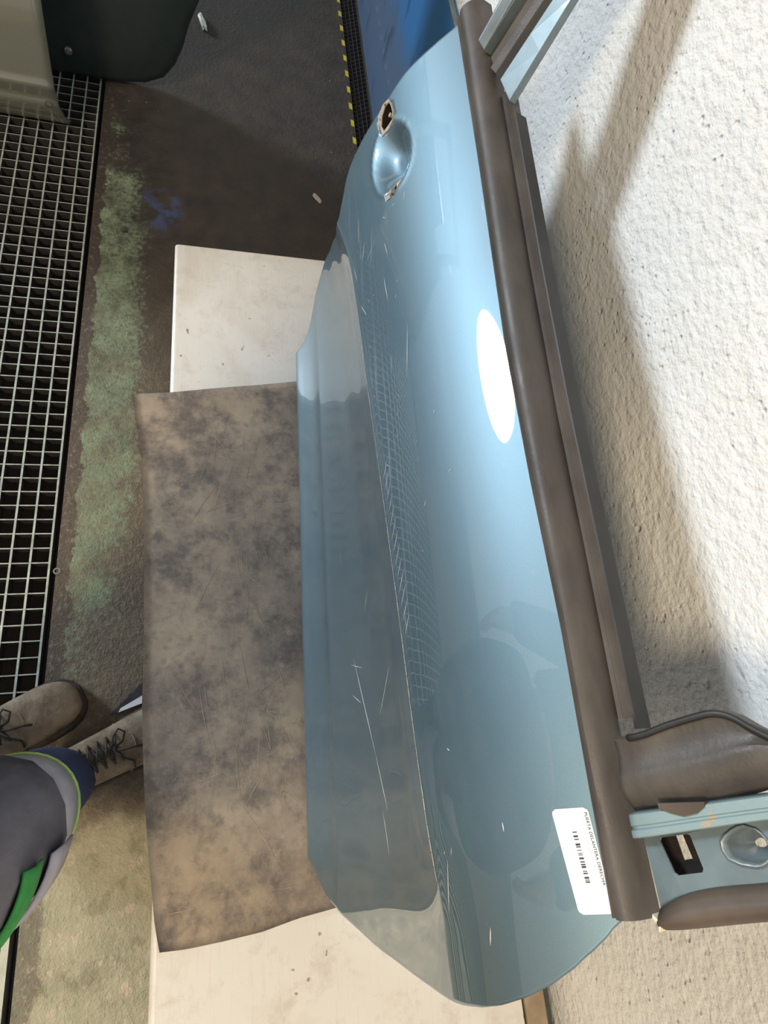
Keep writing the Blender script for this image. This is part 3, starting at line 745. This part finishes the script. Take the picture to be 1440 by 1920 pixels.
# ------------------------------------------------------------------ other car parts at the far end
sd = empty('silver_car_door', (-1.74, -.70, 0), 'upright silver car door standing on the grating', 'car door')
def sil(y, z):
    k = -.016 * math.exp(-((z - .09) / .03) ** 2)
    prof_ = float(np.interp(z, [.0, .02, .06, .085, .10, .135, .15, .30, .7], [-.055, -.025, -.004, .004, .0, .010, .004, -.012, -.10]))
    return Vector((-1.735 + prof_ - .10 * (z) ** 1.0 + .02 * (y + .43), y, z))
def syr(z): return float(np.interp(z, [0, .03, .08, .14, .35, .8], [-.418, -.424, -.431, -.431, -.422, -.39]))
zs = np.r_[np.linspace(.0, .16, 25), np.linspace(.17, .75, 26)]; ysn = np.linspace(0, 1, 30)
V = [sil(syr(z) - .75 * t + (.010 * t if z < .02 else 0), z + .012 * t) for z in zs for t in ysn]
F = [(i * 30 + j, i * 30 + j + 1, (i + 1) * 30 + j + 1, (i + 1) * 30 + j) for i in range(len(zs) - 1) for j in range(29)]
o = mesh('outer_skin', V, F, 'silver', sd, True); s = o.modifiers.new('thick', 'SOLIDIFY'); s.thickness = .012; s.offset = 1
cpl = sil(-.452, .092); mesh('round_plug', *tube([cpl + Vector((.0085 + .004 * 0, .009 * math.cos(a), .009 * math.sin(a))) for a in np.linspace(0, 6.283, 25)], .0009, 5, False), 'black_rubber', sd)
mesh('upper_frame', *join([boxgeo((-1.93, -1.12, .74), (-1.90, -.42, .78)), boxgeo((-1.98, -.50, .78), (-1.95, -.46, 1.1)), boxgeo((-1.98, -1.1, .78), (-1.95, -1.06, 1.1)), boxgeo((-1.99, -1.1, 1.09), (-1.95, -.46, 1.13))]), 'silver', sd)

td = empty('dark_car_tailgate', (-2.0, -.45, 0), 'dark teal car panel with a rounded lower corner behind the silver door', 'car panel')
out = [(-1.05, .0), (-.30, .006), (-.215, .018), (-.165, .040), (-.130, .080), (-.105, .130), (-.085, .19), (-.040, .285), (.03, .45), (.06, .70), (.05, .95), (-1.05, .95)]
rings = []
def tp(y, z, d): return Vector((-2.0 - .16 * z + d, y, z))
cy, cz = -.55, .45
for sc_, d in ((1.0, -.03), (1.0, -.004), (.985, .010), (.95, .018), (.80, .026), (.4, .036), (.05, .038)):
    rings.append([tp(cy + (y - cy) * sc_, cz + (z - cz) * sc_, d) for y, z in out])
o = mesh('panel_skin', *loft(rings), 'teal', td, True); bpy_smooth_angle(o, 50)
bc = tp(-.425, .085, .028)
bo = mesh('chrome_bolt', *loft([ring_pts((0, 0, 0), r, r, 12) for r in (.011, .011, .009, .004)]), 'steel', td)
for i, vv in enumerate(bo.data.vertices):
    h = [.0, .006, .010, .011][i // 12]; vv.co = (Vector((h, vv.co.x + td.location.x, vv.co.y + td.location.y)) + bc - td.location)

# blue steel sheet leaning on the wall behind the drain
bs = empty('blue_steel_sheet', (-2.4, .535, 0), 'scuffed blue steel sheet standing against the white wall', 'steel sheet')
V = []; zz = [0, .06, .2, .35, .50, .585, .60, .60]; yy = [.524, .524, .525, .527, .529, .531, .535, .5435]
xa = [-1.30, -1.31, -1.36, -1.44, -1.55, -1.62, -1.64, -1.64]
rings = [[(-3.9, y, z) for y, z in zip(yy, zz)], [(x, y, z) for x, y, z in zip([-1.1] * 8, yy, zz)]]
Vv, Ff = loft(rings, False, False); o = mesh('sheet', Vv, Ff, 'blue_steel', bs); s = o.modifiers.new('thick', 'SOLIDIFY'); s.thickness = .003; s.offset = 1
mesh('rim', *tube([(-3.9, .531, .600), (-1.1, .531, .600)], .006, 10), 'paint_dull', bs, True)

# small debris
def blob(name, c, r, mat, label, cat, flat=.6, seed=0):
    rnd = random.Random(seed); bm = bmesh.new(); bmesh.ops.create_icosphere(bm, subdivisions=2, radius=1)
    for v in bm.verts: k = 1 + rnd.uniform(-.22, .22); v.co = Vector((v.co.x * r[0] * k, v.co.y * r[1] * k, v.co.z * r[2] * k + r[2] * .9))
    me = bpy.data.meshes.new(name); bm.to_mesh(me); bm.free(); me.materials.append(MAT[mat])
    o = bpy.data.objects.new(name, me); o.location = c; link(o); return tag(o, label, cat)
blob('stone', (-1.402, -.254, 0), (.010, .009, .006), 'stone', 'small dark stone on the green floor near the grating', 'stone', seed=3)
o = blob('paint_chip', (-1.63, .300, 0), (.022, .008, .0012), 'paint_chip', 'pale paint flake on the dark floor near the yellow edging', 'flake', seed=5); o.rotation_euler.z = .5
o = blob('plastic_piece', (-2.38, -.055, 0), (.045, .011, .010), 'white_plastic', 'small white plastic piece on the floor beside the dark teal panel', 'plastic piece', seed=8); o.rotation_euler.z = .25
wv, wf_ = loft([[Vector((-.419 + r * math.cos(a), -.336 + r * math.sin(a), z)) for a in np.linspace(0, 6.283, 17)[:-1]] for r, z in ((.0075, .0005), (.0075, .0022), (.0045, .0022), (.0045, .0005))], True, False)
tag(mesh('washer', wv, wf_, 'steel'), 'small steel washer lying on the trench edge', 'washer')
pp = [(-.235, -.095), (-.165, -.160), (-.112, -.212), (-.122, -.180), (-.150, -.110), (-.165, -.080), (-.20, -.07)]
V = [(x, y, .0015) for x, y in pp] + [(x, y, .0045) for x, y in pp]; n_ = len(pp)
tag(mesh('steel_plate', V, [tuple(range(n_, 2 * n_))] + [(i, (i + 1) % n_, (i + 1) % n_ + n_, i + n_) for i in range(n_)], 'iron_dark'), 'flat grey steel plate on the floor under the mat edge', 'plate')
V = [(-.124, -.192, .0050), (-.116, -.196, .0052), (-.134, -.140, .0062), (-.152, -.140, .0058)]
tag(mesh('paper_scrap', V + [(a, b, c - .0004) for a, b, c in V], [(0, 1, 2, 3), (0, 1, 5, 4), (1, 2, 6, 5), (2, 3, 7, 6), (3, 0, 4, 7)], 'label_paper'), 'white paper scrap on the grey plate beside the boot', 'paper')

# ------------------------------------------------------------------ the person taking the picture
per = empty('person', (.0, -.33, 0), 'person in navy and charcoal work trousers and dusty brown boots by the bench', 'person')
def boot(ankle, toe_dir, name_side):
    d = Vector((toe_dir[0], toe_dir[1], 0)).normalized(); sdv = Vector((d.y, -d.x, 0)); A = Vector((ankle[0], ankle[1], 0))
    def P(s, x, z): return A + d * s + sdv * x + Vector((0, 0, z))
    secs = [(-.085, .028, .055), (-.075, .036, .085), (-.05, .040, .11), (-.01, .042, .125), (.03, .043, .112), (.07, .046, .092), (.105, .050, .078), (.14, .052, .070), (.170, .050, .066), (.192, .043, .058), (.207, .030, .046), (.213, .016, .036)]
    rings = []
    for s, hw, h in secs:
        r = []
        for k in range(18):
            a = 2 * math.pi * k / 18; cx, cz_ = math.cos(a), math.sin(a)
            x = hw * (abs(cx) ** .75) * (1 if cx > 0 else -1)
            z = .018 + (h - .018) * .5 * (1 + (abs(cz_) ** .8) * (1 if cz_ > 0 else -1))
            wr = 1 + (.06 * math.sin(s * 210) if .06 < s < .13 and cz_ > 0 else 0)
            r.append(P(s, x * (1.0 if z < h * .6 else .96), .018 + (z - .018) * wr))
        rings.append(r)
    b = mesh('boot', *loft(rings), 'leather', per, True); sub = b.modifiers.new('smooth', 'SUBSURF'); sub.levels = 1; sub.render_levels = 1
    # shaft
    rings = [[P(-.018 + .008 * (z - .1) / .1 + .052 * math.cos(a) * k, .043 * math.sin(a) * k, z) for a in [2 * math.pi * q / 18 for q in range(18)]] for z, k in ((.07, .95), (.10, .95), (.13, .92), (.145, .93), (.15, .90), (.14, .84))]
    mesh('shaft', *loft(rings, True, False), 'leather', b, True)
    # sole
    rings = []
    for z, gr in ((.0, .98), (.004, 1.06), (.022, 1.06), (.026, 1.0)):
        pts = [(s, hw) for s, hw, h in secs]; L = [P(s * (1.02), hw * gr, z) for s, hw in pts] + [P(s * 1.02, -hw * gr, z) for s, hw in reversed(pts)]
        rings.append(L)
    mesh('sole', *loft(rings), 'boot_sole', b)
    # toe-cap seam and laces
    mesh('toe_seam', *tube([P(.118 - .03 * abs(math.cos(a)) ** 2, .049 * math.cos(a) * 1.0, .030 + .046 * math.sin(a)) for a in np.linspace(.1, 3.04, 16)], .0016, 6), 'leather', b, True)
    tg = []
    for q in range(9):
        s0 = .012 + q * .0095; hz = float(np.interp(s0, [0, .03, .07, .105], [.124, .1135, .0945, .081])) + .0005; hw = .020 - .0012 * q
        tg.append([P(s0, x * hw, hz - .004 * x * x + (.0012 if abs(x) < .9 else -.003)) for x in (-1, -.6, 0, .6, 1)])
    mesh('tongue', *loft(tg, False, False), 'lace', b, True)
    geo_ = []
    for k in range(5):
        s0 = .018 + k * .015; hz = float(np.interp(s0, [0, .03, .07, .105], [.124, .1135, .0945, .081])) + .002
        geo_.append(tube([P(s0 - .004, -.026, hz - .010), P(s0, -.012, hz), P(s0 + .006, .0, hz + .003), P(s0 + .010, .012, hz), P(s0 + .012, .026, hz - .012)], .0021, 6))
        geo_.append(tube([P(s0 + .012, -.026, hz - .012), P(s0 + .010, -.012, hz), P(s0 + .006, 0, hz + .004), P(s0, .012, hz), P(s0 - .004, .026, hz - .010)], .0021, 6))
    hz = .088
    geo_.append(tube([P(.078, 0, hz + .008), P(.088, -.020, hz + .012), P(.100, -.030, hz + .004), P(.108, -.020, hz), P(.100, -.006, hz + .002), P(.080, 0, hz + .008)], .002, 6))
    geo_.append(tube([P(.078, 0, hz + .008), P(.090, .022, hz + .008), P(.104, .036, hz - .008), P(.100, .046, hz - .026)], .002, 6))
    geo_.append(tube([P(.078, 0, hz + .008), P(.096, .010, hz + .008), P(.118, .014, hz - .004), P(.128, .018, hz - .012)], .002, 6))
    mesh('lace', *join(geo_), 'lace', b, True)
    return b
boot((-.012, -.262), (-.40, .92), 'r')
boot((-.058, -.455), (-.46, .89), 'l')

def leg(axis, navy, grey):
    ax = np.array(axis)
    def at(z): return (float(np.interp(z, ax[:, 2], ax[:, 0])), float(np.interp(z, ax[:, 2], ax[:, 1])))
    rings = []
    for z, r in navy: x, y = at(z); rings.append([Vector((p.x, p.y, p.z + .010 * math.sin(3 * math.atan2(p.y - y, p.x - x)))) for p in ring_pts((x, y, z), r * (1 + .03 * math.sin(40 * z)), r * 1.12, 24)])
    h = mesh('trouser_hem', *loft(rings, True, False), 'navy_cloth', per, True); s = h.modifiers.new('thick', 'SOLIDIFY'); s.thickness = .003
    return at
axR = [(.004, -.284, .08), (.010, -.288, .15), (.055, -.308, .30), (.090, -.325, .50), (.095, -.350, .70), (.088, -.368, .90)]
axL = [(-.058, -.465, .08), (-.064, -.468, .15), (-.08, -.465, .30), (-.10, -.45, .50), (-.11, -.41, .70), (-.10, -.385, .90)]
# continuous trousers: both legs joined at the hips (skin + subdivision)
def skinned(name, verts, edges, radii, mat, parent, root=0, levels=2):
    base = parent_loc(parent); me = bpy.data.meshes.new(name); me.from_pydata([tuple(Vector(v) - base) for v in verts], edges, []); me.materials.append(MAT[mat])
    o = link(bpy.data.objects.new(name, me), parent)
    md = o.modifiers.new('skin', 'SKIN'); md.use_smooth_shade = True
    sv = me.skin_vertices[0].data
    for i, r in enumerate(radii): sv[i].radius = (r, r) if not isinstance(r, tuple) else r; sv[i].use_root = (i == root)
    sb = o.modifiers.new('sub', 'SUBSURF'); sb.levels = levels; sb.render_levels = levels
    return o
atR = leg(axR, [(.075, .058), (.10, .063), (.16, .069), (.22, .073), (.30, .076), (.36, .076)], None)
atL = leg(axL, [(.075, .060), (.10, .064), (.16, .069), (.22, .073), (.30, .076), (.36, .076)], None)
tv_ = []; te = []; tr = []
tv_.append((-.005, -.385, .95)); tr.append(.150)
tv_.append((-.005, -.39, 1.04)); tr.append(.150); te.append((0, 1))
for at, sgn in ((atR, 1), (atL, -1)):
    prev = 0
    for z, r in ((.86, .125), (.70, .125), (.55, .122), (.42, .120), (.33, .112), (.285, .108)):
        x, y = at(z); tv_.append((x, y, z)); tr.append(r); te.append((prev, len(tv_) - 1)); prev = len(tv_) - 1
trs = skinned('trousers', tv_, te, tr, 'charcoal', per)
# silver tape, lime piping and green patch round the right leg
def band(name, at, z0, z1, r, mat, a0=0.0, a1=6.2832, n=30, drop=0.0, dr=.0):
    rings = []
    for z, k in ((z0, 0), ((z0 + z1) / 2, .003), (z1, 0)):
        x, y = at(z); rings.append([Vector((x + (r + k + dr * math.cos(a)) * math.cos(a), y + (r + k) * math.sin(a), z - drop * math.cos(a))) for a in np.linspace(a0, a1, n)])
    o = mesh(name, *loft(rings, False, False), mat, per, True); s = o.modifiers.new('thick', 'SOLIDIFY'); s.thickness = .003
    return o
for at in (atR, atL):
    band('reflective_band', at, .262, .315, .094, 'silver_tape', drop=-.015, dr=.006)
    x, y = at(.262)
    mesh('piping', *tube([Vector((x + (.095 + .006 * math.cos(a)) * math.cos(a), y + .095 * math.sin(a), .262 + .015 * math.cos(a))) for a in np.linspace(0, 6.2832, 36)], .0025, 6, False), 'lime_piping', per, True)
band('green_patch', atR, .465, .520, .117, 'green_patch', .75, 1.55, 14)
band('side_stripe', atR, .35, .43, .117, 'silver_tape', -.3, 1.5, 18, drop=-.02)

# body (mostly out of frame above the picture): one continuous figure inside the clothes
bv = [(-.005, -.39, .95), (-.005, -.40, 1.10), (-.005, -.41, 1.28), (-.005, -.415, 1.42), (-.005, -.41, 1.50), (-.005, -.40, 1.56)]
be = [(0, 1), (1, 2), (2, 3), (3, 4), (4, 5)]; brd = [.13, .125, .14, .12, .055, .055]
for sgn in (1, -1):
    k = len(bv); bv += [(-.005 + sgn * .17, -.42, 1.43), (-.005 + sgn * .23, -.43, 1.16), (-.005 + sgn * .25, -.40, .92), (-.005 + sgn * .25, -.385, .86)]
    brd += [.06, .048, .032, .030]; be += [(3, k), (k, k + 1), (k + 1, k + 2), (k + 2, k + 3)]
    for j, (dy, L) in enumerate(((.036, .060), (.014, .080), (-.008, .085), (-.030, .078), (-.048, .060))):
        q = len(bv); x = -.005 + sgn * .25; y = -.385 + dy
        if j == 0: bv += [(x - sgn * .01, y, .84), (x - sgn * .015, y + .016, .81), (x - sgn * .02, y + .020, .785)]
        else: bv += [(x, y, .81), (x - sgn * .006, y, .81 - L * .5), (x - sgn * .018, y + .004, .81 - L)]
        brd += [.011, .009, .0075]; be += [(k + 3, q), (q, q + 1), (q + 1, q + 2)]
skinned('body', bv, be, brd, 'skin', per)
jk = [(-.005, -.39, 1.00), (-.005, -.40, 1.12), (-.005, -.41, 1.28), (-.005, -.415, 1.42), (-.005, -.412, 1.475)]; je = [(0, 1), (1, 2), (2, 3), (3, 4)]; jr = [.160, .152, .165, .145, .075]
for sgn in (1, -1):
    k = len(jk); jk += [(-.005 + sgn * .17, -.42, 1.43), (-.005 + sgn * .23, -.43, 1.16), (-.005 + sgn * .25, -.402, .935)]; jr += [.078, .064, .050]; je += [(3, k), (k, k + 1), (k + 1, k + 2)]
skinned('jacket', jk, je, jr, 'navy_cloth', per)
# head with face, looking down at the bench
hc = Vector((-.005, -.385, 1.655)); bm = bmesh.new(); bmesh.ops.create_uvsphere(bm, u_segments=24, v_segments=18, radius=1)
for v in bm.verts:
    c = v.co.copy(); jaw = 1 - .22 * max(0, -c.z) * 1.0
    v.co = Vector((c.x * .076 * jaw, c.y * .095 * (1 - .10 * max(0, -c.z)), c.z * .118))
    if c.y > .85 and -.25 < c.z < .15: v.co.y += .010
rot = Matrix.Rotation(-.45, 3, 'X')
for v in bm.verts: v.co = rot @ v.co + hc - parent_loc(per)
me = bpy.data.meshes.new('head'); bm.to_mesh(me); bm.free(); me.shade_smooth(); me.materials.append(MAT['skin']); head = link(bpy.data.objects.new('head', me), per)
def hp(x, y, z): return hc + rot @ Vector((x, y, z))
def ell(c, r, n=10):
    rings = [[c + rot @ Vector((r[0] * math.sin(t) * math.cos(a), r[1] * math.sin(t) * math.sin(a), r[2] * math.cos(t))) for a in [2 * math.pi * k / n for k in range(n)]] for t in np.linspace(.15, math.pi - .15, 8)]
    return loft(rings)
for sgn in (1, -1):
    mesh('eye', *ell(hp(sgn * .030, .084, .010), (.012, .008, .008)), 'eye', head, True)
    mesh('ear', *ell(hp(sgn * .077, .0, -.005), (.008, .018, .030)), 'skin', head, True)
mesh('nose', *ell(hp(0, .100, -.018), (.012, .018, .024)), 'skin', head, True)
mesh('mouth', *ell(hp(0, .084, -.060), (.024, .008, .006)), 'lips', head, True)
hv, hf = [], []
rings = [[hp(.081 * math.sin(t) * math.cos(a), .099 * math.sin(t) * math.sin(a) - .008, .014 + .114 * math.cos(t)) for a in [2 * math.pi * k / 24 for k in range(24)]] for t in np.linspace(.02, 1.45, 10)]
mesh('hair', *loft(rings, True, False), 'hair', head, True)
